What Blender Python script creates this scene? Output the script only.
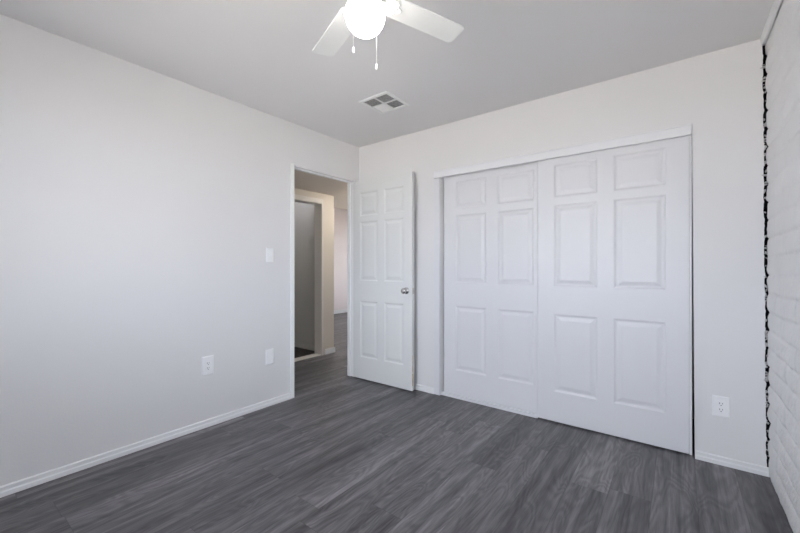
import bpy, bmesh, math, random
from mathutils import Vector, Matrix, noise

D = bpy.data
C = bpy.context.scene.collection
S = bpy.context.scene
for o in list(D.objects):
    D.objects.remove(o)
rnd = random.Random(7)

# ------------------------------------------------------------------ camera
YAW = math.radians(37.3)
CAM = (2.729, -2.858, 1.164)
cam_d = D.cameras.new('camera')
cam_d.sensor_width = 36.0
cam_d.lens = 36.0 * 366.3 / 800.0
cam_d.clip_start = 0.02
cam = D.objects.new('camera', cam_d)
cam.location = CAM
cam.rotation_euler = (math.radians(90.0), 0, YAW)
C.objects.link(cam)
S.camera = cam

# ------------------------------------------------------------------ sky, daylight, exposure
W = D.worlds.new('sky')
S.world = W
W.use_nodes = True
bg = W.node_tree.nodes['Background']
bg.inputs[0].default_value = (0.84, 0.87, 1.0, 1)
bg.inputs[1].default_value = 4.2
sun_d = D.lights.new('sun', 'SUN')          # high sun over the roof: lights the ground outside, not the room
sun_d.energy = 18.0
sun_d.color = (1.0, 0.96, 0.90)
sun_d.angle = math.radians(0.53)
sun = D.objects.new('sun', sun_d)
sun.rotation_euler = (0, math.radians(-22), 0)
C.objects.link(sun)
S.view_settings.view_transform = 'Standard'
S.view_settings.look = 'None'
S.view_settings.gamma = 1.0
S.view_settings.exposure = 1.43
try:
    S.view_settings.use_curve_mapping = False
except Exception:
    pass
S.cycles.max_bounces = 14
S.cycles.diffuse_bounces = 10

GLOBE_STRENGTH = 4.6
HALL_FILL = 12.0  # glow of the unseen lamp added in the hall

def portal(name, loc, rot, sx, sy):
    l = D.lights.new(name, 'AREA')
    l.shape = 'RECTANGLE'
    l.size, l.size_y = sx, sy
    l.cycles.is_portal = True
    o = D.objects.new(name, l)
    o.location = loc
    o.rotation_euler = rot
    C.objects.link(o)

# room dimensions (metres).  left wall x = 0, back wall y = 0
CEIL = 2.44
LWX = -0.092                            # hall side of the left wall
FRONT = -3.35
BRX = 3.13
HALLX = -1.0
HALLC = 2.12
FARX = -4.0
FARY = 5.2
WIN = (0.40, 2.70, 0.80, 2.05)         # bedroom window in the front wall
WINR = (-2.60, -1.60, 0.80, 2.05)      # unseen window added to the block wall for daylight (y0, y1, z0, z1)
WIN2 = (-3.7, -1.0, 0.25, 2.2)          # living-room window
portal('daylight_window_bedroom', ((WIN[0]+WIN[1])/2, FRONT-0.13, (WIN[2]+WIN[3])/2), (math.radians(90), 0, 0), WIN[1]-WIN[0], WIN[3]-WIN[2])
portal('daylight_added_window', (BRX+0.17, (WINR[0]+WINR[1])/2, (WINR[2]+WINR[3])/2), (0, math.radians(90), 0), WINR[3]-WINR[2], WINR[1]-WINR[0])
portal('daylight_window_far', ((WIN2[0]+WIN2[1])/2, FARY+0.13, (WIN2[2]+WIN2[3])/2), (math.radians(-90), 0, 0), WIN2[1]-WIN2[0], WIN2[3]-WIN2[2])

# ------------------------------------------------------------------ materials
def mat(name, col, rough=0.5, metal=0.0, bump=None, tone=None):
    """bump = (scale, strength, distance); tone = (scale, amount) of slow colour variation"""
    m = D.materials.new(name)
    m.use_nodes = True
    nt = m.node_tree
    b = nt.nodes['Principled BSDF']
    b.inputs['Base Color'].default_value = (*col, 1)
    b.inputs['Roughness'].default_value = rough
    b.inputs['Metallic'].default_value = metal
    tc = nt.nodes.new('ShaderNodeTexCoord')
    if bump:
        n = nt.nodes.new('ShaderNodeTexNoise')
        n.inputs['Scale'].default_value = bump[0]
        n.inputs['Detail'].default_value = 4
        nt.links.new(tc.outputs['Object'], n.inputs['Vector'])
        bp = nt.nodes.new('ShaderNodeBump')
        bp.inputs['Strength'].default_value = bump[1]
        bp.inputs['Distance'].default_value = bump[2]
        nt.links.new(n.outputs['Fac'], bp.inputs['Height'])
        nt.links.new(bp.outputs['Normal'], b.inputs['Normal'])
    if tone:
        n = nt.nodes.new('ShaderNodeTexNoise')
        n.inputs['Scale'].default_value = tone[0]
        n.inputs['Detail'].default_value = 3
        nt.links.new(tc.outputs['Object'], n.inputs['Vector'])
        mr = nt.nodes.new('ShaderNodeMapRange')
        mr.inputs['From Min'].default_value = 0.3
        mr.inputs['From Max'].default_value = 0.7
        mr.inputs['To Min'].default_value = 1 - tone[1]
        mr.inputs['To Max'].default_value = 1 + tone[1]
        nt.links.new(n.outputs['Fac'], mr.inputs['Value'])
        mx = nt.nodes.new('ShaderNodeVectorMath')
        mx.operation = 'SCALE'
        mx.inputs[0].default_value = col
        nt.links.new(mr.outputs[0], mx.inputs['Scale'])
        nt.links.new(mx.outputs[0], b.inputs['Base Color'])
    return m

M = {}
M['wall'] = mat('wall_paint', (0.735, 0.725, 0.73), 0.55, bump=(90, 0.10, 0.004), tone=(0.9, 0.012))
M['ceiling'] = mat('ceiling_paint', (0.765, 0.755, 0.76), 0.8, bump=(120, 0.15, 0.004))
M['trim'] = mat('trim_paint', (0.84, 0.84, 0.84), 0.35, bump=(40, 0.05, 0.002))
M['door'] = mat('door_paint', (0.72, 0.72, 0.742), 0.38, bump=(160, 0.05, 0.001))
M['leaf'] = mat('hinged_door_paint', (0.72, 0.725, 0.72), 0.4, bump=(160, 0.05, 0.001))
M['brick'] = mat('painted_block', (0.81, 0.805, 0.805), 0.55, bump=(55, 0.6, 0.006), tone=(6, 0.02))
M['void'] = mat('gap_shade_black', (0.006, 0.006, 0.007), 0.9, bump=(50, 0.2, 0.003))  # black colour stands in for deep shade inside the wall gap
M['caulk'] = mat('grey_mortar_crumb', (0.50, 0.49, 0.48), 0.9, bump=(200, 0.4, 0.003))
M['hall'] = mat('hall_paint', (0.68, 0.63, 0.55), 0.6, bump=(90, 0.10, 0.004))
M['hallceil'] = mat('hall_ceiling_paint', (0.72, 0.65, 0.58), 0.8, bump=(90, 0.10, 0.004))
M['halltrim'] = mat('hall_trim_paint', (0.76, 0.73, 0.68), 0.45, bump=(40, 0.05, 0.002))
M['pink'] = mat('far_wall_paint', (0.88, 0.80, 0.78), 0.6, bump=(90, 0.10, 0.004))
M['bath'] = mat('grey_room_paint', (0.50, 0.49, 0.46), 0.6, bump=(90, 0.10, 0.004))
M['carpet'] = mat('dark_floor_covering', (0.06, 0.055, 0.05), 0.95, bump=(300, 0.6, 0.01), tone=(40, 0.25))
M['base'] = mat('baseboard_paint', (0.79, 0.785, 0.79), 0.4, bump=(40, 0.05, 0.002))
M['fascia'] = mat('fascia_paint', (0.775, 0.775, 0.80), 0.4, bump=(40, 0.05, 0.002))
M['white_metal'] = mat('white_enamel', (0.83, 0.83, 0.83), 0.35, tone=(20, 0.01))
M['blade'] = mat('white_blade', (0.78, 0.79, 0.785), 0.4, tone=(8, 0.015))
M['plastic'] = mat('white_plastic', (0.85, 0.85, 0.86), 0.3, tone=(30, 0.005))
M['slot'] = mat('dark_slot', (0.05, 0.05, 0.055), 0.6, tone=(30, 0.05))
M['chrome'] = mat('satin_chrome', (0.62, 0.61, 0.60), 0.18, 1.0, tone=(30, 0.03))
M['brass'] = mat('dull_hinge_metal', (0.55, 0.53, 0.50), 0.35, 1.0, tone=(30, 0.03))
M['rawwood'] = mat('raw_wood', (0.58, 0.43, 0.20), 0.7, bump=(80, 0.3, 0.003), tone=(25, 0.2))
M['duct'] = mat('duct_grey', (0.16, 0.16, 0.165), 0.7, tone=(10, 0.05))
M['ground'] = mat('dusty_ground', (0.36, 0.335, 0.315), 0.9, bump=(3, 0.4, 0.05), tone=(0.6, 0.12))

m = D.materials.new('lit_opal_glass')
m.use_nodes = True
b = m.node_tree.nodes['Principled BSDF']
b.inputs['Base Color'].default_value = (0.9, 0.9, 0.88, 1)
b.inputs['Roughness'].default_value = 0.25
b.inputs['Emission Color'].default_value = (1.0, 0.93, 0.85, 1)
b.inputs['Emission Strength'].default_value = GLOBE_STRENGTH
M['globe'] = m

m = D.materials.new('window_glass')
m.use_nodes = True
nt = m.node_tree
nt.nodes.remove(nt.nodes['Principled BSDF'])
tr = nt.nodes.new('ShaderNodeBsdfTransparent')
tr.inputs[0].default_value = (0.94, 0.96, 0.95, 1)
gl = nt.nodes.new('ShaderNodeBsdfGlossy')
gl.inputs['Roughness'].default_value = 0.02
fr = nt.nodes.new('ShaderNodeFresnel')
mx = nt.nodes.new('ShaderNodeMixShader')
nt.links.new(fr.outputs[0], mx.inputs[0])
nt.links.new(tr.outputs[0], mx.inputs[1])
nt.links.new(gl.outputs[0], mx.inputs[2])
nt.links.new(mx.outputs[0], nt.nodes['Material Output'].inputs['Surface'])
M['glass'] = m


def floor_material():
    m = D.materials.new('grey_wood_plank')
    m.use_nodes = True
    nt = m.node_tree
    L = nt.links.new
    N = nt.nodes.new
    bsdf = nt.nodes['Principled BSDF']

    def math_(op, a, b=None, c=None):
        n = N('ShaderNodeMath')
        n.operation = op
        for i, v in enumerate((a, b, c)):
            if v is None:
                continue
            if isinstance(v, (int, float)):
                n.inputs[i].default_value = v
            else:
                L(v, n.inputs[i])
        return n.outputs[0]

    def comb(x, y, z):
        n = N('ShaderNodeCombineXYZ')
        for i, v in enumerate((x, y, z)):
            if isinstance(v, (int, float)):
                n.inputs[i].default_value = v
            else:
                L(v, n.inputs[i])
        return n.outputs[0]

    def white(v):
        n = N('ShaderNodeTexWhiteNoise')
        n.noise_dimensions = '3D'
        L(v, n.inputs['Vector'])
        return n.outputs['Value']

    def rng(v, a, b, c, d):
        n = N('ShaderNodeMapRange')
        L(v, n.inputs['Value'])
        for k, x in zip(('From Min', 'From Max', 'To Min', 'To Max'), (a, b, c, d)):
            n.inputs[k].default_value = x
        return n.outputs[0]

    def noise_(v, scale, detail=5, rough=0.55, dist=0.0):
        n = N('ShaderNodeTexNoise')
        n.inputs['Scale'].default_value = scale
        n.inputs['Detail'].default_value = detail
        n.inputs['Roughness'].default_value = rough
        n.inputs['Distortion'].default_value = dist
        L(v, n.inputs['Vector'])
        return n.outputs['Fac']

    tc = N('ShaderNodeTexCoord')
    sep = N('ShaderNodeSeparateXYZ')
    L(tc.outputs['Object'], sep.inputs[0])
    x, y = sep.outputs[0], sep.outputs[1]
    PW, PL = 0.181, 1.22
    u = math_('DIVIDE', math_('ADD', x, 10.05), PW)
    row = math_('FLOOR', u)
    fu = math_('FRACT', u)
    off = white(comb(row, 3.7, 1.1))
    v = math_('ADD', math_('DIVIDE', math_('ADD', y, 20.0), PL), off)
    col = math_('FLOOR', v)
    fv = math_('FRACT', v)
    rid = white(comb(row, col, 5.3))
    rid2 = white(comb(row, col, 9.9))
    # grain: coordinates squeezed along the plank and moved per plank
    gx = math_('ADD', math_('MULTIPLY', x, 1.0), math_('MULTIPLY', rid, 37.0))
    gy = math_('ADD', math_('MULTIPLY', y, 0.055), math_('MULTIPLY', rid2, 11.0))
    gvec = comb(gx, gy, 0.0)
    broad = noise_(gvec, 13.0, 4, 0.6, 0.5)
    fine = noise_(gvec, 60.0, 6, 0.7, 0.3)
    # cathedral figure: bands bent by a slow noise
    fvec = comb(gx, math_('ADD', math_('MULTIPLY', y, 0.22), math_('MULTIPLY', rid, 5.0)), 0.0)
    slow = noise_(fvec, 6.5, 2, 0.5, 0.4)
    rings = math_('SINE', math_('MULTIPLY', slow, 95.0))
    ringf = rng(rings, -1.0, 1.0, 0.0, 1.0)
    ramp = N('ShaderNodeValToRGB')
    mixv = math_('ADD', math_('MULTIPLY', broad, 0.55), math_('ADD', math_('MULTIPLY', fine, 0.45), math_('MULTIPLY', ringf, 0.06)))
    e = ramp.color_ramp.elements
    e[0].position = 0.36
    e[0].color = (0.030, 0.0285, 0.031, 1)
    e[1].position = 0.72
    e[1].color = (0.250, 0.240, 0.246, 1)
    mid = ramp.color_ramp.elements.new(0.52)
    mid.color = (0.105, 0.100, 0.105, 1)
    L(mixv, ramp.inputs[0])
    tone = rng(rid, 0.0, 1.0, 0.80, 1.20)
    sc = N('ShaderNodeVectorMath')
    sc.operation = 'SCALE'
    L(ramp.outputs[0], sc.inputs[0])
    L(tone, sc.inputs['Scale'])
    # seams
    eu = math_('MULTIPLY', math_('MINIMUM', fu, math_('SUBTRACT', 1.0, fu)), PW)
    ev = math_('MULTIPLY', math_('MINIMUM', fv, math_('SUBTRACT', 1.0, fv)), PL)
    edge = math_('MINIMUM', eu, ev)
    seam = rng(edge, 0.0004, 0.0018, 0.60, 1.0)
    sc2 = N('ShaderNodeVectorMath')
    sc2.operation = 'SCALE'
    L(sc.outputs[0], sc2.inputs[0])
    L(seam, sc2.inputs['Scale'])
    L(sc2.outputs[0], bsdf.inputs['Base Color'])
    rg = rng(fine, 0.3, 0.7, 0.36, 0.50)
    L(rg, bsdf.inputs['Roughness'])
    bp = N('ShaderNodeBump')
    bp.inputs['Strength'].default_value = 0.18
    bp.inputs['Distance'].default_value = 0.002
    L(math_('ADD', math_('MULTIPLY', fine, 0.5), seam), bp.inputs['Height'])
    L(bp.outputs['Normal'], bsdf.inputs['Normal'])
    return m

M['floor'] = floor_material()

# ------------------------------------------------------------------ mesh helpers
def finish(name, bm, material, parent=None, smooth=False, bevel=0.0, seg=2, ang=40):
    bmesh.ops.recalc_face_normals(bm, faces=bm.faces)
    me = D.meshes.new(name)
    bm.to_mesh(me)
    bm.free()
    for mm in (material if isinstance(material, (list, tuple)) else [material]):
        me.materials.append(mm)
    if smooth:
        for p in me.polygons:
            p.use_smooth = True
    o = D.objects.new(name, me)
    C.objects.link(o)
    if parent:
        o.parent = parent
    if bevel:
        bv = o.modifiers.new('edge', 'BEVEL')
        bv.width = bevel
        bv.segments = seg
        bv.limit_method = 'ANGLE'
        bv.angle_limit = math.radians(ang)
    return o

def box(bm, x0, x1, y0, y1, z0, z1, mi=0, mtx=None):
    vs = [bm.verts.new((x, y, z)) for x in (x0, x1) for y in (y0, y1) for z in (z0, z1)]
    if mtx is not None:
        for v in vs:
            v.co = mtx @ v.co
    idx = ((0, 1, 3, 2), (4, 6, 7, 5), (0, 4, 5, 1), (2, 3, 7, 6), (0, 2, 6, 4), (1, 5, 7, 3))
    for f in idx:
        bm.faces.new([vs[i] for i in f]).material_index = mi
    return vs

def boxes(*args):
    bm = bmesh.new()
    for a in args:
        box(bm, *a)
    return bm

def prism(bm, pts, a0, a1, axis='y', mi=0):
    """outline pts extruded between a0 and a1 along axis; pts are (x,z) for y, (y,z) for x, (x,y) for z"""
    def P(p, a):
        return {'y': (p[0], a, p[1]), 'x': (a, p[0], p[1]), 'z': (p[0], p[1], a)}[axis]
    A = [bm.verts.new(P(p, a0)) for p in pts]
    B = [bm.verts.new(P(p, a1)) for p in pts]
    bm.faces.new(A).material_index = mi
    bm.faces.new(list(reversed(B))).material_index = mi
    n = len(pts)
    for i in range(n):
        j = (i + 1) % n
        bm.faces.new((A[i], B[i], B[j], A[j])).material_index = mi

def lathe(bm, prof, seg=32, mtx=None):
    """prof: list of (r, z) about the z axis"""
    rings = []
    for r, z in prof:
        if r < 1e-6:
            v = bm.verts.new((0, 0, z))
            rings.append([v])
        else:
            rings.append([bm.verts.new((r*math.cos(2*math.pi*k/seg), r*math.sin(2*math.pi*k/seg), z)) for k in range(seg)])
    for a, c in zip(rings, rings[1:]):
        for k in range(seg):
            k2 = (k+1) % seg
            if len(a) == 1 and len(c) == 1:
                continue
            if len(a) == 1:
                bm.faces.new((a[0], c[k], c[k2]))
            elif len(c) == 1:
                bm.faces.new((a[k], a[k2], c[0]))
            else:
                bm.faces.new((a[k], a[k2], c[k2], c[k]))
    if mtx is not None:
        for ring in rings:
            for v in ring:
                v.co = mtx @ v.co

def tube(bm, pts, r, seg=8):
    pts = [Vector(p) for p in pts]
    rings = []
    for i, p in enumerate(pts):
        t = (pts[min(i+1, len(pts)-1)] - pts[max(i-1, 0)]).normalized()
        a = t.cross(Vector((0, 0, 1)))
        if a.length < 1e-3:
            a = t.cross(Vector((1, 0, 0)))
        a.normalize()
        c = t.cross(a)
        rings.append([bm.verts.new(p + r*(a*math.cos(2*math.pi*k/seg) + c*math.sin(2*math.pi*k/seg))) for k in range(seg)])
    for A, B in zip(rings, rings[1:]):
        for k in range(seg):
            bm.faces.new((A[k], A[(k+1) % seg], B[(k+1) % seg], B[k]))
    bm.faces.new(list(reversed(rings[0])))
    bm.faces.new(rings[-1])

def tag(o, label, cat, group=None, kind=None):
    o['label'] = label
    o['category'] = cat
    if group:
        o['group'] = group
    if kind:
        o['kind'] = kind
    return o

def thing(name, label, cat, loc, rotz=0.0, group=None, kind=None):
    o = D.objects.new(name, None)
    o.empty_display_size = 0.05
    o.location = loc
    o.rotation_euler = (0, 0, rotz)
    C.objects.link(o)
    return tag(o, label, cat, group, kind)

def struct(name, bm, material, label, cat, **k):
    return tag(finish(name, bm, material, **k), label, cat, kind='structure')

# ------------------------------------------------------------------ floors, ceilings
struct('floor', boxes((FARX-0.15, 3.35, FRONT-0.15, FARY+0.15, -0.08, 0.0)), M['floor'],
       'dark grey wood plank floor running through the bedroom and hall', 'floor')
struct('ceiling', boxes((-0.12, 3.30, FRONT-0.12, 0.80, CEIL, CEIL+0.1)), M['ceiling'],
       'flat white painted bedroom ceiling around the fan', 'ceiling')
HALLY = 1.12
struct('ceiling_hall', boxes((HALLX-0.12, LWX, FRONT, HALLY, HALLC, HALLC+0.1), (HALLX-0.12, LWX, HALLY-0.1, HALLY, HALLC+0.1, CEIL+0.16)), M['hallceil'],
       'low beige hall ceiling seen through the open doorway', 'ceiling')
struct('ceiling_far', boxes((FARX-0.12, LWX, 0.42, FARY+0.12, CEIL+0.16, CEIL+0.26)), M['hallceil'],
       'ceiling of the room beyond the hall', 'ceiling')
struct('ceiling_grey', boxes((-2.72, HALLX-0.12, -1.32, 0.42, CEIL, CEIL+0.1)), M['bath'],
       'ceiling of the dim grey room across the hall', 'ceiling')

# ------------------------------------------------------------------ walls
DY0, DY1, DH = -0.833, -0.080, 2.062      # clear doorway in the left wall
JT = 0.018                                # jamb board thickness
bm = bmesh.new()
box(bm, LWX, 0.0, FRONT-0.12, DY0-JT, 0, CEIL)
prism(bm, [(DY0-JT, DH+JT), (DY0, DH+JT), (DY0, DH+0.006), (DY1, DH+0.006), (DY1, DH+JT), (DY1+JT, DH+JT), (DY1+JT, CEIL), (DY0-JT, CEIL)], LWX, 0.0, 'x')
box(bm, LWX, 0.0, DY1+JT, 0.0, 0, CEIL)
box(bm, LWX, 0.0, 0.0, FARY, 0, CEIL+0.16)
struct('wall_left', bm, M['wall'], 'plain off-white wall on the left with the doorway', 'wall')

# back wall: prism outlines in x-z with the closet opening and a ragged right edge
CX0, CH = 1.010, 2.0
def gap_left(z):
    k = z / 0.1016
    base = 3.1160 - 0.0066*z
    w = 0.004*noise.noise(Vector((z*9.0, 1.3, 0))) + 0.003*noise.noise(Vector((z*37.0, 4.1, 0)))
    fr = abs(k - round(k))
    nub = 0.005*math.exp(-(fr/0.10)**2) * (0.4 + 0.6*rnd.random())
    return base + w + nub
edge = [(gap_left(i*0.0122), i*0.0122) for i in range(0, 200)] + [(3.098, CEIL)]
bm = bmesh.new()
prism(bm, [(0, 0), (CX0, 0), (CX0, CH), (CX0, CEIL), (0, CEIL)], 0.0, 0.1)
prism(bm, [(CX0, CH), (2.792, CH), (2.792, CEIL), (CX0, CEIL)], 0.0, 0.1)
prism(bm, [(2.806, 0)] + edge + [(2.792, CEIL), (2.792, CH)], 0.0, 0.1)
struct('wall_back', bm, M['wall'], 'off-white wall with the wide closet opening', 'wall')

# closet interior shell
bm = boxes((0.35, 3.09, 0.72, 0.82, 0, CEIL), (0.25, 0.35, 0.1, 0.82, 0, CEIL), (3.09, 3.25, 0.14, 0.82, 0, CEIL))
struct('wall_closet', bm, M['wall'], 'inner walls of the closet behind the sliding doors', 'wall')

# front wall with the bedroom window, behind the viewpoint
bm = boxes((0, WIN[0], FRONT-0.12, FRONT, 0, CEIL), (WIN[1], 3.2, FRONT-0.12, FRONT, 0, CEIL),
           (WIN[0], WIN[1], FRONT-0.12, FRONT, 0, WIN[2]), (WIN[0], WIN[1], FRONT-0.12, FRONT, WIN[3], CEIL))
struct('wall_front', bm, M['wall'], 'off-white wall with the bedroom window facing the closet', 'wall')

# right wall: painted slump block, one relief surface with its own joints
def block_relief():
    bm = bmesh.new()
    CO, BL = 0.1016, 0.405
    nz, ny = 296, 270
    z1 = 2.395
    grid = []
    for i in range(nz+1):
        z = z1*i/nz
        wob = 0.0
        row = []
        for j in range(ny+1):
            t = j/ny
            y = 0.004 + (FRONT-0.004)*(t**1.25)
            zz = z + 0.006*noise.noise(Vector((y*2.3, z*4.0, 2.0))) + 0.003*noise.noise(Vector((y*9, z*11, 7)))
            c = math.floor(zz/CO)
            fz = zz/CO - c
            yo = y + (0.5*BL if c % 2 else 0.0) + 0.012*noise.noise(Vector((c*3.1, 5, y*0.8)))
            bidx = math.floor(yo/BL)
            fy = yo/BL - bidx
            dz = min(fz, 1-fz)*CO
            dy = min(fy, 1-fy)*BL
            hsh = noise.noise(Vector((c*7.13+0.5, bidx*5.71+0.5, 3.3)))
            hz = 1-math.exp(-(dz/0.007)**2)
            hy = 1-math.exp(-(dy/0.007)**2)
            jd = 0.55 + 0.45*noise.noise(Vector((y*3.7, z*5.1, 8.8)))
            h = -0.0075*jd*(1-hz) - 0.0060*jd*(1-hy)
            bul = 0.004*math.sin(math.pi*fz)**0.7 - 0.003*(fz-0.4)
            h += bul + 0.004*hsh
            h += 0.0035*noise.noise(Vector((y*11, z*16, 0))) + 0.0018*noise.noise(Vector((y*34, z*40, 1)))
            yy = y
            if j == 0:
                yy = y + 0.010*noise.noise(Vector((c*3.7, 9, 1))) + 0.004*noise.noise(Vector((z*60, 2, 4)))
            if i == nz:
                z = z1 + 0.006*noise.noise(Vector((y*7.0, 3, 3)))
            x = BRX - 0.005*z - h - 0.002
            if y > -0.03:
                x += 0.004*noise.noise(Vector((z*30, 2, 1)))
            row.append(bm.verts.new((x, yy, z)))
        grid.append(row)
    for i in range(nz):
        for j in range(ny):
            yc, zc = grid[i][j].co.y, grid[i][j].co.z
            if WINR[0] < yc < WINR[1] and WINR[2] < zc < WINR[3]:
                continue
            bm.faces.new((grid[i][j], grid[i][j+1], grid[i+1][j+1], grid[i+1][j]))
    # block body behind the relief, and the end return at the corner
    n = len(grid)
    back = [bm.verts.new((BRX+0.05, grid[i][0].co.y, grid[i][0].co.z)) for i in range(n)]
    for i in range(n-1):
        bm.faces.new((grid[i][0], grid[i+1][0], back[i+1], back[i]))
    return bm
bm = block_relief()
for f in bm.faces:
    f.smooth = True
struct('wall_right', bm, M['brick'], 'white painted slump block wall along the right side', 'wall', smooth=True)
bm = boxes((BRX+0.05, BRX+0.15, FRONT-0.12, WINR[0], 0, CEIL), (BRX+0.05, BRX+0.15, WINR[1], 0.14, 0, CEIL),
           (BRX+0.05, BRX+0.15, WINR[0], WINR[1], 0, WINR[2]), (BRX+0.05, BRX+0.15, WINR[0], WINR[1], WINR[3], CEIL), (3.05, BRX+0.05, 0.1, 0.14, 0, CEIL))
struct('wall_cavity', bm, M['void'], 'cavity behind the ragged gap beside the block wall, coloured black as deep shade', 'wall')
# crumbs of mortar and foam left in the gap
bm = bmesh.new()
for k in range(90):
    z = 0.10 + 2.25*rnd.random()
    x = 3.1175 - 0.0065*z + 0.010*rnd.random()
    s = 0.003 + 0.0045*rnd.random()
    mt = Matrix.Translation((x, 0.002+0.010*rnd.random(), z)) @ Matrix.Rotation(rnd.random()*3, 4, 'Y') @ Matrix.Rotation(rnd.random()*3, 4, 'X') @ Matrix.Diagonal((s*0.8, s, s*(1+2.2*rnd.random()), 1))
    bmesh.ops.create_icosphere(bm, subdivisions=2, radius=1.0, matrix=mt)
for v in bm.verts:
    v.co += 0.0015*noise.noise_vector(v.co*260)
o = finish('mortar_crumbs', bm, M['caulk'], smooth=True)
tag(o, 'grey crumbs of mortar stuck in the black gap beside the block wall', 'mortar', kind='stuff')

# hall: wall across the hall with a doorway to a dim room, pier end, and the room beyond
OY0, OY1, OH = -0.45, 0.345, 1.995
bm = boxes((HALLX-0.12, HALLX, FRONT, OY0, 0, HALLC), (HALLX-0.12, HALLX, OY0, OY1, OH, HALLC), (HALLX-0.12, HALLX, OY1, 0.555, 0, HALLC))
struct('wall_hall', bm, M['hall'], 'beige wall across the hall with the dim doorway', 'wall')
bm = boxes((HALLX-0.12, LWX, FRONT-0.12, FRONT, 0, HALLC+0.1))
struct('wall_hall_end', bm, M['hall'], 'beige end wall of the hall', 'wall')
bm = boxes((FARX, HALLX-0.12, 0.425, 0.555, 0, CEIL+0.16), (-2.72, -2.6, -1.32, 0.425, 0, CEIL), (-2.6, HALLX-0.12, -1.32, -1.2, 0, CEIL))
struct('wall_grey_room', bm, M['bath'], 'grey walls of the dim room across the hall', 'wall')
struct('wall_far', boxes((FARX-0.12, FARX, 0.425, FARY, 0, CEIL+0.16)), M['pink'], 'pale pinkish far wall seen past the hall corner', 'wall')
bm = boxes((FARX, WIN2[0], FARY, FARY+0.12, 0, CEIL+0.16), (WIN2[1], LWX, FARY, FARY+0.12, 0, CEIL+0.16),
           (WIN2[0], WIN2[1], FARY, FARY+0.12, 0, WIN2[2]), (WIN2[0], WIN2[1], FARY, FARY+0.12, WIN2[3], CEIL+0.16))
struct('wall_far_window', bm, M['pink'], 'wall with the window of the room beyond the hall', 'wall')
struct('floor_grey_room', boxes((-2.6, HALLX-0.10, -1.2, 0.424, 0.0, 0.012)), M['carpet'], 'dark floor of the dim room across the hall', 'floor')
struct('ground', boxes((-30, 30, -40, FRONT-0.16, -0.45, -0.25), (-30, 30, FARY+0.16, 40, -0.45, -0.25), (3.4, 30, FRONT-0.16, FARY+0.16, -0.45, -0.25)), M['ground'], 'pale dusty ground outside the windows', 'ground')

# ------------------------------------------------------------------ trim
def base_prof(w, h):
    return [(0, 0), (w, 0), (w, h*0.42), (w*0.72, h*0.55), (w*0.72, h*0.90), (w*0.35, h), (0, h)]

def baseboard_x(bm, x0, x1, y, sgn, h=0.053, w=0.013):
    """runs along x on a wall at y, projecting sgn"""
    prism(bm, [(y + sgn*a, c) for a, c in base_prof(w, h)], x0, x1, 'x')

def baseboard_y(bm, y0, y1, x, sgn, h=0.053, w=0.013):
    pts = [(x + sgn*a, c) for a, c in base_prof(w, h)]
    prism(bm, pts, y0, y1, 'y')

bm = bmesh.new(); baseboard_y(bm, FRONT, DY0-0.043, 0.0, 1)
struct('baseboard_left', bm, M['base'], 'low white baseboard along the left wall', 'baseboard')
bm = bmesh.new(); baseboard_x(bm, 0.0, 0.949, 0.0, -1); baseboard_x(bm, 2.806, 3.128, 0.0, -1, h=0.049)
struct('baseboard_back', bm, M['base'], 'low white baseboard beside the closet', 'baseboard')
bm = bmesh.new(); baseboard_y(bm, OY1+0.05, 0.57, HALLX, 1, h=0.07); baseboard_x(bm, HALLX-0.12, HALLX+0.014, 0.555, 1, h=0.07); baseboard_y(bm, FRONT, OY0-0.05, HALLX, 1, h=0.07)
struct('baseboard_hall', bm, M['trim'], 'white baseboard wrapping the hall wall end', 'baseboard')
bm = bmesh.new(); baseboard_y(bm, 0.6, FARY, FARX, 1, h=0.08)
struct('baseboard_far', bm, M['trim'], 'white baseboard on the far pinkish wall', 'baseboard')
bm = bmesh.new(); baseboard_x(bm, -2.6, HALLX-0.13, 0.425, -1, h=0.075)
struct('baseboard_grey_room', bm, M['bath'], 'grey baseboard in the dim room across the hall', 'baseboard')

# door frame of the bedroom doorway: jambs, head, stop, thin casing
def u_frame(bm, y0, y1, h, x0, x1, t, head=None):
    box(bm, x0, x1, y0-t, y0, 0, h+t)
    box(bm, x0, x1, y1, y1+t, 0, h+t)
    box(bm, x0, x1 if head is None else head, y0, y1, h, h+(t if head is None else 0.006))
bm = bmesh.new()
u_frame(bm, DY0, DY1, DH, LWX-0.004, 0.004, JT, head=-0.003)
box(bm, -0.078, -0.042, DY0, DY0+0.011, 0, DH)      # stops
box(bm, -0.078, -0.042, DY1-0.011, DY1, 0, DH)
box(bm, -0.078, -0.042, DY0+0.011, DY1-0.011, DH-0.011, DH)
box(bm, 0.0, 0.011, DY0-0.043, DY0-0.004, 0, DH+0.012)   # casing on the room side
struct('trim_1', bm, M['trim'], 'white frame lining the open bedroom doorway', 'door frame', bevel=0.002)

# frame of the dim doorway across the hall
bm = bmesh.new()
u_frame(bm, OY0+0.015, OY1-0.015, OH-0.015, HALLX-0.13, HALLX+0.004, 0.015)
box(bm, HALLX, HALLX+0.014, OY1-0.010, OY1+0.012, 0, OH+0.05)
box(bm, HALLX, HALLX+0.014, OY0-0.045, OY0+0.010, 0, OH+0.045)
box(bm, HALLX, HALLX+0.014, OY0+0.010, OY1-0.010, OH-0.010, OH+0.05)
box(bm, HALLX-0.10, HALLX+0.0, OY0+0.015, OY1-0.015, 0.0, 0.016)   # pale threshold
struct('trim_2', bm, M['halltrim'], 'white frame and threshold of the dim doorway across the hall', 'door frame', bevel=0.002)

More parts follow.
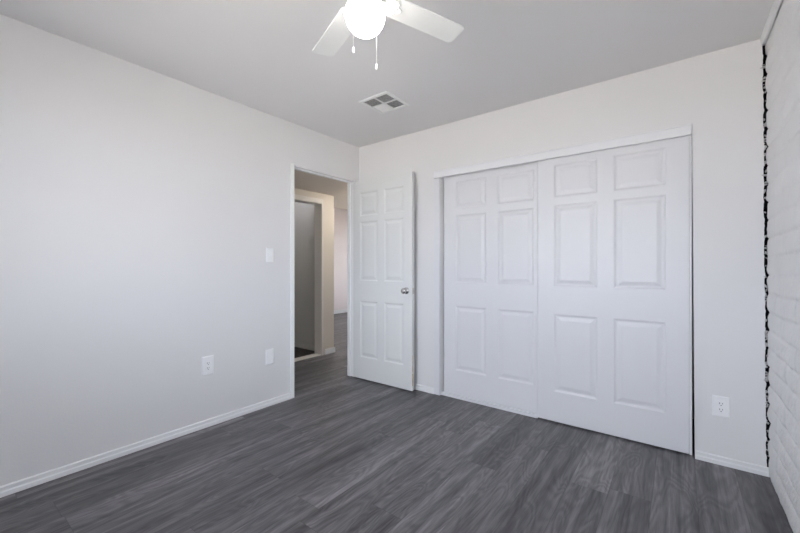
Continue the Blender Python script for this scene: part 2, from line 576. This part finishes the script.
# closet: fascia board over the track, left casing strip, jamb returns, floor strip
bm = boxes((0.950, 2.790, -0.018, 0.0, 1.966, 2.030), (0.950, 2.790, -0.024, -0.018, 2.021, 2.030))
struct('trim_3', bm, M['fascia'], 'white fascia board over the sliding closet doors', 'trim', bevel=0.0025)
bm = boxes((0.950, 1.008, -0.011, 0.0, 0.0, 1.966))
struct('trim_4', bm, M['door'], 'narrow white casing strip at the left end of the closet', 'trim', bevel=0.002)
bm = boxes((1.012, 2.788, 0.010, 0.098, 1.985, 2.0), (1.012, 2.788, 0.052, 0.058, 1.972, 1.985), (1.012, 1.866, 0.012, 0.030, 0.0, 0.028))
struct('trim_5', bm, M['door'], 'white top track and floor guide of the closet doors', 'trim')
# strip between ceiling and block wall
pts = []
bm = bmesh.new()
prism(bm, [(3.089, CEIL), (3.092, 2.420), (3.098, 2.404), (3.112, 2.400), (3.116, CEIL)], FRONT, 0.0, 'y')
struct('trim_6', bm, M['trim'], 'white strip where the ceiling meets the block wall', 'trim', bevel=0.002)

# ------------------------------------------------------------------ windows (behind the viewpoint and beyond the hall)
def window(name, x0, x1, z0, z1, y, label, side=None):
    if side is None:
        w = thing(name, label, 'window', ((x0+x1)/2, y, z0), kind='structure')
    else:
        w = thing(name, label, 'window', (side, (x0+x1)/2, z0), math.radians(90), kind='structure')
    hw, h = (x1-x0)/2, z1-z0
    t = 0.045
    bm = boxes((-hw, -hw+t, -0.03, 0.03, 0, h), (hw-t, hw, -0.03, 0.03, 0, h), (-hw+t, hw-t, -0.03, 0.03, 0, t),
               (-hw+t, hw-t, -0.03, 0.03, h-t, h), (-0.02, 0.02, -0.02, 0.02, t, h-t))
    finish('window_frame', bm, M['white_metal'], w, bevel=0.003)
    for a, c in ((-hw+t, -0.02), (0.02, hw-t)):
        finish('pane', boxes((a, c, -0.003, 0.003, t, h-t)), M['glass'], w)
window('window_1', *WIN, FRONT-0.07, 'white framed sliding bedroom window')
window('window_3', *WINR, 0, 'unseen white framed sliding window added in the block wall for light', side=BRX+0.07)
window('window_2', *WIN2, FARY+0.07, 'white framed window of the room beyond the hall')

bm = boxes((BRX-0.02, BRX+0.05, WINR[0]-0.01, WINR[0]+0.02, WINR[2]-0.01, WINR[3]+0.01), (BRX-0.02, BRX+0.05, WINR[1]-0.02, WINR[1]+0.01, WINR[2]-0.01, WINR[3]+0.01),
           (BRX-0.02, BRX+0.05, WINR[0]+0.02, WINR[1]-0.02, WINR[3]-0.02, WINR[3]+0.01), (BRX-0.05, BRX+0.05, WINR[0]+0.02, WINR[1]-0.02, WINR[2]-0.01, WINR[2]+0.02))
struct('trim_7', bm, M['trim'], 'white reveal and sill of the added window in the block wall', 'trim')

# ------------------------------------------------------------------ six-panel doors
def panel_rects(w):
    """columns and rows of a moulded six-panel door, measured from its lower left"""
    st, ml = 0.112*w/0.91+0.004, 0.100*w/0.91
    pw = (w - 2*st - ml)/2
    cols = ((st, st+pw), (st+pw+ml, w-st))
    rows = ((0.222, 0.800), (1.005, 1.612), (1.668, 1.912))
    return cols, rows

def six_panel(w, h, t, relief=1.0):
    """slab with x 0..w, z 0..h, y -t/2..t/2 and moulded panels on both faces"""
    bm = bmesh.new()
    cols, rows = panel_rects(w)
    xs = sorted({0, w, *[v for c in cols for v in c]})
    zs = sorted({0, h, *[v for r in rows for v in r]})
    for s in (-1, 1):
        y0 = s*t/2
        V = {}
        def vert(x, z, d=0.0):
            k = (round(x, 5), round(z, 5), round(d, 5))
            if k not in V:
                V[k] = bm.verts.new((x, y0 - s*d, z))
            return V[k]
        for i in range(len(xs)-1):
            for j in range(len(zs)-1):
                a, b, c, d = xs[i], xs[i+1], zs[j], zs[j+1]
                if any(abs(a-q[0]) < 1e-6 for q in cols) and any(abs(c-q[0]) < 1e-6 for q in rows):
                    steps = [(0, 0), (0.006, 0.0035), (0.012, 0.0085), (0.018, 0.0095), (0.026, 0.0085), (0.046, 0.0015), (0.050, 0.0010)]
                    steps = [(i, q*relief) for i, q in steps]
                    for (i0, d0), (i1, d1) in zip(steps, steps[1:]):
                        A = [vert(a+i0, c+i0, d0), vert(b-i0, c+i0, d0), vert(b-i0, d-i0, d0), vert(a+i0, d-i0, d0)]
                        B = [vert(a+i1, c+i1, d1), vert(b-i1, c+i1, d1), vert(b-i1, d-i1, d1), vert(a+i1, d-i1, d1)]
                        for k in range(4):
                            bm.faces.new((A[k], A[(k+1) % 4], B[(k+1) % 4], B[k]))
                    bm.faces.new(B)
                else:
                    bm.faces.new((vert(a, c), vert(b, c), vert(b, d), vert(a, d)))
    # rim
    e = t/2
    def q(*p):
        bm.faces.new([bm.verts.new(v) for v in p])
    q((0, -e, 0), (0, e, 0), (0, e, h), (0, -e, h))
    q((w, -e, 0), (w, e, 0), (w, e, h), (w, -e, h))
    q((0, -e, 0), (w, -e, 0), (w, e, 0), (0, e, 0))
    q((0, -e, h), (w, -e, h), (w, e, h), (0, e, h))
    bmesh.ops.remove_doubles(bm, verts=bm.verts, dist=1e-5)
    return bm

# hinged bedroom door, standing open in front of the back wall
LW, LH, LT = 0.752, 2.032, 0.035
ang = math.radians(0.3)
d1 = thing('door_1', 'white six-panel bedroom door standing open against the back wall, with a metal knob', 'door',
           (0.014, -0.083, 0.012), ang, kind='structure')
leaf = finish('leaf', six_panel(LW, LH, LT, 0.5), M['leaf'], d1, bevel=0.002, ang=60)
leaf.location = (0, 0, 0)
KX, KZ = LW-0.066, 0.925
def knob_bm(side):
    bm = bmesh.new()
    prof = [(0.0, 0), (0.032, 0), (0.032, 0.004), (0.027, 0.009), (0.014, 0.012), (0.0115, 0.020), (0.013, 0.026),
            (0.021, 0.031), (0.0265, 0.038), (0.0275, 0.046), (0.024, 0.054), (0.015, 0.058), (0.0, 0.0585)]
    prof = [(r, z*(1.0 if side < 0 else 0.72)) for r, z in prof]
    mt = Matrix.Translation((KX, side*LT/2, KZ)) @ Matrix.Rotation(math.radians(90 if side < 0 else -90), 4, 'X')
    lathe(bm, prof, 32, mt)
    return bm
for s in (-1, 1):
    k = finish('knob', knob_bm(s), M['chrome'], d1, smooth=True)
k['label'] = 'round satin metal door knob'
o = finish('latch_plate', boxes((LW, LW+0.0015, -0.0125, 0.0125, KZ-0.028, KZ+0.028), (LW+0.0015, LW+0.010, -0.006, 0.006, KZ-0.008, KZ+0.008)), M['brass'], d1)
for z in (0.22, 1.02, 1.82):
    bm = bmesh.new()
    lathe(bm, [(0.0, -0.045), (0.0055, -0.045), (0.0055, 0.045), (0.0, 0.045)], 14, Matrix.Translation((-0.006, LT/2+0.004, z)))
    box(bm, -0.002, 0.0, -LT/2+0.004, LT/2, z-0.044, z+0.044)
    finish('hinge', bm, M['brass'], d1)
# bare chipped wood along the lower free edge
bm = bmesh.new()
for z0, z1, y0, y1 in ((0.045, 0.16, -0.0170, -0.004), (0.17, 0.235, -0.0172, -0.009), (0.255, 0.33, -0.0168, -0.011)):
    pts = []
    n = 9
    for i in range(n):
        pts.append((y0 + 0.0015*rnd.random(), z0+(z1-z0)*i/(n-1)))
    for i in reversed(range(n)):
        pts.append((y1 + 0.004*(rnd.random()-0.5), z0+(z1-z0)*i/(n-1)))
    prism(bm, pts, LW-0.001, LW+0.0008, 'x')
o = finish('chipped_edge', bm, M['rawwood'], d1)
o['label'] = 'bare chipped wood on the door edge'

# sliding closet doors
CWL, CWR, CHT, CT = 0.928, 0.9075, 1.968, 0.034
dl = thing('door_2', 'white six-panel sliding closet door at the rear track, nearer the open bedroom door', 'door', (1.015, 0.074, 0.012), kind='structure')
finish('leaf', six_panel(CWL, CHT, CT, 0.72), M['door'], dl, bevel=0.005, ang=60)
dr = thing('door_3', 'white six-panel sliding closet door on the front track, overlapping its neighbour', 'door', (1.8705, 0.030, 0.010), kind='structure')
finish('leaf', six_panel(CWR, CHT, CT, 0.72), M['door'], dr, bevel=0.005, ang=60)
bm = bmesh.new()
prism(bm, [(0.9088, -0.003), (0.9225, -0.003), (0.9200, 1.962), (0.9088, 1.962)], -0.020, 0.020, 'y')
finish('edge_strip', bm, M['door'], dr, bevel=0.002)
finish('edge_strip', boxes((-0.0135, -0.0012, -0.020, 0.017, -0.002, 1.962)), M['door'], dr, bevel=0.002)
for dd, w in ((dl, CWL), (dr, CWR)):
    for x in (0.12, w-0.12):
        finish('roller_hanger', boxes((x-0.02, x+0.02, -0.003, 0.003, CHT, CHT+0.004)), M['brass'], dd)

# ------------------------------------------------------------------ ceiling fan
HUB = (1.729, -1.776)
GZ, GR = 2.169, 0.0800
BZ = 2.2516
fan = thing('ceiling_fan', 'white four-blade ceiling fan with a lit round glass globe and two pull chains', 'ceiling fan', (HUB[0], HUB[1], CEIL))
def Zr(z):
    return z - CEIL
bm = bmesh.new()
lathe(bm, [(0, 0), (0.062, 0), (0.066, -0.008), (0.062, -0.030), (0.045, -0.046), (0.022, -0.052), (0.022, -0.062), (0.060, -0.066), (0.096, -0.078),
           (0.108, -0.096), (0.110, -0.130), (0.100, -0.146), (0.070, -0.156), (0.060, -0.170), (0, -0.170)], 48)
finish('motor_housing', bm, M['white_metal'], fan, smooth=True, bevel=0.001)
bm = bmesh.new()
lathe(bm, [(0, -0.171), (0.052, -0.171), (0.054, -0.178), (0.046, -0.188), (0.048, -0.191), (0.048, -0.1995), (0.0, -0.2000)], 40)
finish('light_fitter', bm, M['white_metal'], fan, smooth=True)
bm = bmesh.new()
prof = [(0.040, -0.2005)]
for i in range(1, 25):
    a = math.radians(59 - (59+90)*i/24)
    prof.append((max(GR*math.cos(a), 0.0), Zr(GZ)+GR*math.sin(a)))
prof[-1] = (0.0, prof[-1][1])
lathe(bm, prof, 48)
g = finish('light_globe', bm, M['globe'], fan, smooth=True)
g['label'] = 'glowing round opal glass globe'

def blade_outline():
    r0, r1 = 0.098, 0.486
    w0, w1 = 0.054, 0.0575
    pts = []
    # inner end, rounded
    for k in range(7):
        a = math.radians(-90 - 180*k/6)
        pts.append((r0+0.022 + 0.022*math.cos(a), -(-w0*math.sin(a)) if False else w0*math.sin(a)))
    pts = [(x, y) for x, y in pts]
    # outer edge, then the tip with soft corners
    cr = 0.022
    for k in range(7):
        a = math.radians(90 - 90*k/6)
        pts.append((r1-cr + cr*math.cos(a), w1-cr + cr*math.sin(a)))
    for k in range(7):
        a = math.radians(0 - 90*k/6)
        pts.append((r1-cr + cr*math.cos(a), -w1+cr + cr*math.sin(a)))
    return pts

def blade_bm():
    bm = bmesh.new()
    prism(bm, blade_outline(), -0.003, 0.003, 'z')
    return bm

def iron_bm():
    """ornamental blade iron: arm from the motor, then two scroll loops screwed under the blade"""
    bm = bmesh.new()
    z = -0.0085
    prism(bm, [(0.040, -0.016), (0.072, -0.009), (0.096, -0.010), (0.096, 0.010), (0.072, 0.009), (0.040, 0.016)], z-0.003, z+0.004, 'z')
    def loop(cx, cy, rx, ry, r=0.0042):
        pts = [(cx+rx*math.cos(2*math.pi*k/20), cy+ry*math.sin(2*math.pi*k/20), z) for k in range(21)]
        tube(bm, pts, r, 8)
    loop(0.118, 0.022, 0.028, 0.018)
    loop(0.118, -0.022, 0.028, 0.018)
    loop(0.146, 0.0, 0.018, 0.014)
    tube(bm, [(0.092, 0.0, z), (0.120, 0.0, z), (0.162, 0.0, z)], 0.005, 8)
    for x, y in ((0.138, 0.026), (0.138, -0.026), (0.164, 0.0)):
        lathe(bm, [(0, 0.0055), (0.009, 0.0055), (0.009, -0.002), (0.006, -0.005), (0, -0.006)], 16, Matrix.Translation((x, y, z)))
    return bm

first_b = first_i = None
AZ = 69.5
PITCH = math.radians(6)
for q in range(4):
    if first_b is None:
        bl = first_b = finish('blade', blade_bm(), M['blade'], fan, bevel=0.0015)
        ir = first_i = finish('blade_iron', iron_bm(), M['blade'], bl, smooth=False)
    else:
        bl = first_b.copy(); C.objects.link(bl); bl.parent = fan
        ir = first_i.copy(); C.objects.link(ir); ir.parent = bl
    bl.rotation_euler = (Matrix.Rotation(math.radians(AZ+90*q), 3, 'Z') @ Matrix.Rotation(-PITCH, 3, 'X')).to_euler()
    bl.location = (0, 0, Zr(BZ))

Rv = Vector((math.cos(YAW), math.sin(YAW), 0))
Fv = Vector((-math.sin(YAW), math.cos(YAW), 0))
for dx, df, zb in ((-0.056, 0.072, 2.070), (0.041, 0.072, 2.001)):
    p = Rv*dx + Fv*df
    bm = bmesh.new()
    top = -0.214
    n = int((2.44-0.214-zb-0.02)/0.0048)
    u = p.normalized()
    tube(bm, [tuple(u*0.046)[:2] + (-0.188,), tuple(u*0.062)[:2] + (-0.188,), tuple(u*0.078)[:2] + (-0.194,), (p.x, p.y, top+0.006), (p.x, p.y, Zr(zb)+0.016)], 0.0007, 6)
    for k in range(n):
        bmesh.ops.create_icosphere(bm, subdivisions=1, radius=0.0012, matrix=Matrix.Translation((p.x, p.y, top-0.0048*k)))
    ch = finish('pull_chain', bm, M['white_metal'], fan, smooth=True)
    bm = bmesh.new()
    lathe(bm, [(0, 0.017), (0.0016, 0.017), (0.0026, 0.012), (0.0050, 0.003), (0.0060, -0.003), (0.0048, -0.008), (0.0020, -0.0105), (0, -0.011)], 20,
          Matrix.Translation((p.x, p.y, Zr(zb))))
    finish('pull_knob', bm, M['white_metal'], ch, smooth=True)

# ------------------------------------------------------------------ ceiling vent
VX, VY, VS = 0.900, -0.660, 0.140
vent = thing('ceiling_vent', 'square white air vent with dark louvre quarters on the ceiling', 'vent', (VX, VY, CEIL))
bm = bmesh.new()
fi = VS-0.024
for a in ((-VS, VS, -VS, -fi), (-VS, VS, fi, VS), (-VS, -fi, -fi, fi), (fi, VS, -fi, fi)):
    box(bm, *a, -0.008, 0.0)
box(bm, -0.006, 0.006, -fi, fi, -0.008, -0.001)
box(bm, -fi, -0.006, -0.006, 0.006, -0.008, -0.001)
box(bm, 0.006, fi, -0.006, 0.006, -0.008, -0.001)
finish('vent_frame', bm, M['blade'], vent, bevel=0.0015)
finish('duct_backing', boxes((-fi, fi, -fi, fi, -0.001, 0.0)), M['duct'], vent)
def louvres(x0, x1, y0, y1, along, tilt, n=8):
    bm = bmesh.new()
    for k in range(n):
        t = (k+0.5)/n
        if along == 'x':
            mt = Matrix.Translation(((x0+x1)/2, y0+(y1-y0)*t, -0.0042)) @ Matrix.Rotation(tilt, 4, 'X')
            L = (x1-x0)/2
            box(bm, -L, L, -0.0042, 0.0042, -0.0004, 0.0004, 0, mt)
        else:
            mt = Matrix.Translation((x0+(x1-x0)*t, (y0+y1)/2, -0.0042)) @ Matrix.Rotation(tilt, 4, 'Y')
            L = (y1-y0)/2
            box(bm, -0.0042, 0.0042, -L, L, -0.0004, 0.0004, 0, mt)
    return bm
T = math.radians(42)
e0, e1 = 0.008, fi-0.002
finish('louvre_bank', louvres(-e1, -e0, -e1, -e0, 'x', T*1.0), M['white_metal'], vent)
finish('louvre_bank', louvres(e0, e1, -e1, -e0, 'x', T*0.9), M['white_metal'], vent)
finish('louvre_bank', louvres(e0, e1, e0, e1, 'x', T*0.6), M['white_metal'], vent)
finish('louvre_bank', louvres(-e1, -e0, e0, e1, 'x', -T*0.7), M['white_metal'], vent)

# ------------------------------------------------------------------ switch and outlets (local frame: plate in x-z, facing -y)
def plate_bm(w, h, t=0.006):
    bm = bmesh.new()
    e = 0.006
    prism(bm, [(-w/2, -h/2), (w/2, -h/2), (w/2, h/2), (-w/2, h/2)], -0.002, 0.0, 'y')
    A = [bm.verts.new(p) for p in ((-w/2, -0.002, -h/2), (w/2, -0.002, -h/2), (w/2, -0.002, h/2), (-w/2, -0.002, h/2))]
    B = [bm.verts.new(p) for p in ((-w/2+e, -t, -h/2+e), (w/2-e, -t, -h/2+e), (w/2-e, -t, h/2-e), (-w/2+e, -t, h/2-e))]
    for k in range(4):
        bm.faces.new((A[k], A[(k+1) % 4], B[(k+1) % 4], B[k]))
    bm.faces.new(B)
    return bm

def screws(p, zs, y=-0.006):
    for z in zs:
        bm = bmesh.new()
        lathe(bm, [(0, -0.001), (0.0032, -0.001), (0.0030, 0.0008), (0, 0.0014)], 14, Matrix.Translation((0, y, z)) @ Matrix.Rotation(math.radians(90), 4, 'X'))
        finish('screw', bm, M['plastic'], p)

LEFT = math.radians(90)   # plate facing +x
sw = thing('light_switch', 'white toggle light switch at mid height beside the doorway', 'light switch', (0.0, -1.077, 1.262), LEFT)
finish('cover_plate', plate_bm(0.072, 0.120), M['plastic'], sw, bevel=0.001)
finish('toggle', boxes((-0.005, 0.005, -0.014, -0.0055, -0.002, 0.011), (-0.006, 0.006, -0.0075, -0.0055, -0.013, 0.013)), M['plastic'], sw, bevel=0.001)
screws(sw, (0.030, -0.030))

def duplex(name, loc, rot, label, w, h, slots=True):
    o = thing(name, label, 'outlet', loc, rot, group=None)
    finish('cover_plate', plate_bm(w, h), M['plastic'], o, bevel=0.001)
    ins = finish('receptacle', boxes((-0.0165, 0.0165, -0.0085, -0.0055, -0.0335, 0.0335)), M['plastic'], o, bevel=0.0012)
    if slots:
        for zc in (0.0175, -0.0175):
            for x, hh in ((-0.0065, 0.0045), (0.0065, 0.0038)):
                finish('slot', boxes((x-0.0013, x+0.0013, -0.0090, -0.0084, zc+0.002-hh, zc+0.002+hh)), M['slot'], ins)
            bm = bmesh.new()
            lathe(bm, [(0, 0), (0.0026, 0), (0.0026, 0.0006), (0, 0.0006)], 12, Matrix.Translation((0, -0.0084, zc-0.0095)) @ Matrix.Rotation(math.radians(90), 4, 'X'))
            finish('slot', bm, M['slot'], ins)
    return o
duplex('power_outlet', (2.925, 0.0, 0.341), 0.0, 'white power outlet with dark slots between the closet and the block wall', 0.080, 0.123)
duplex('power_outlet', (0.0, -1.585, 0.444), LEFT, 'white power outlet low on the left wall, farther from the doorway', 0.086, 0.138)

bp = thing('wall_plate', 'white blank wall plate low on the left wall below the light switch', 'wall plate', (0.0, -1.078, 0.408), LEFT)
finish('cover_plate', plate_bm(0.078, 0.130), M['plastic'], bp, bevel=0.001)
finish('insert', boxes((-0.0165, 0.0165, -0.0072, -0.0055, -0.0335, 0.0335)), M['plastic'], bp, bevel=0.001)
screws(bp, (0.048, -0.048))

# ------------------------------------------------------------------ unseen ceiling lamp added to brighten the hall
hl = thing('added_hall_light', 'unseen round ceiling lamp added to light the hall', 'ceiling lamp', (-0.50, 0.78, HALLC))
bm = bmesh.new()
lathe(bm, [(0, 0), (0.15, 0), (0.15, -0.018), (0.135, -0.022), (0, -0.022)], 36)
finish('lamp_base', bm, M['white_metal'], hl)
bm = bmesh.new()
lathe(bm, [(0.132, -0.022), (0.126, -0.045), (0.10, -0.070), (0.055, -0.085), (0, -0.090)], 36)
m = D.materials.new('lit_warm_glass')
m.use_nodes = True
b = m.node_tree.nodes['Principled BSDF']
b.inputs['Base Color'].default_value = (0.9, 0.87, 0.8, 1)
b.inputs['Emission Color'].default_value = (1.0, 0.91, 0.80, 1)
b.inputs['Emission Strength'].default_value = HALL_FILL
finish('lamp_shade', bm, m, hl, smooth=True)
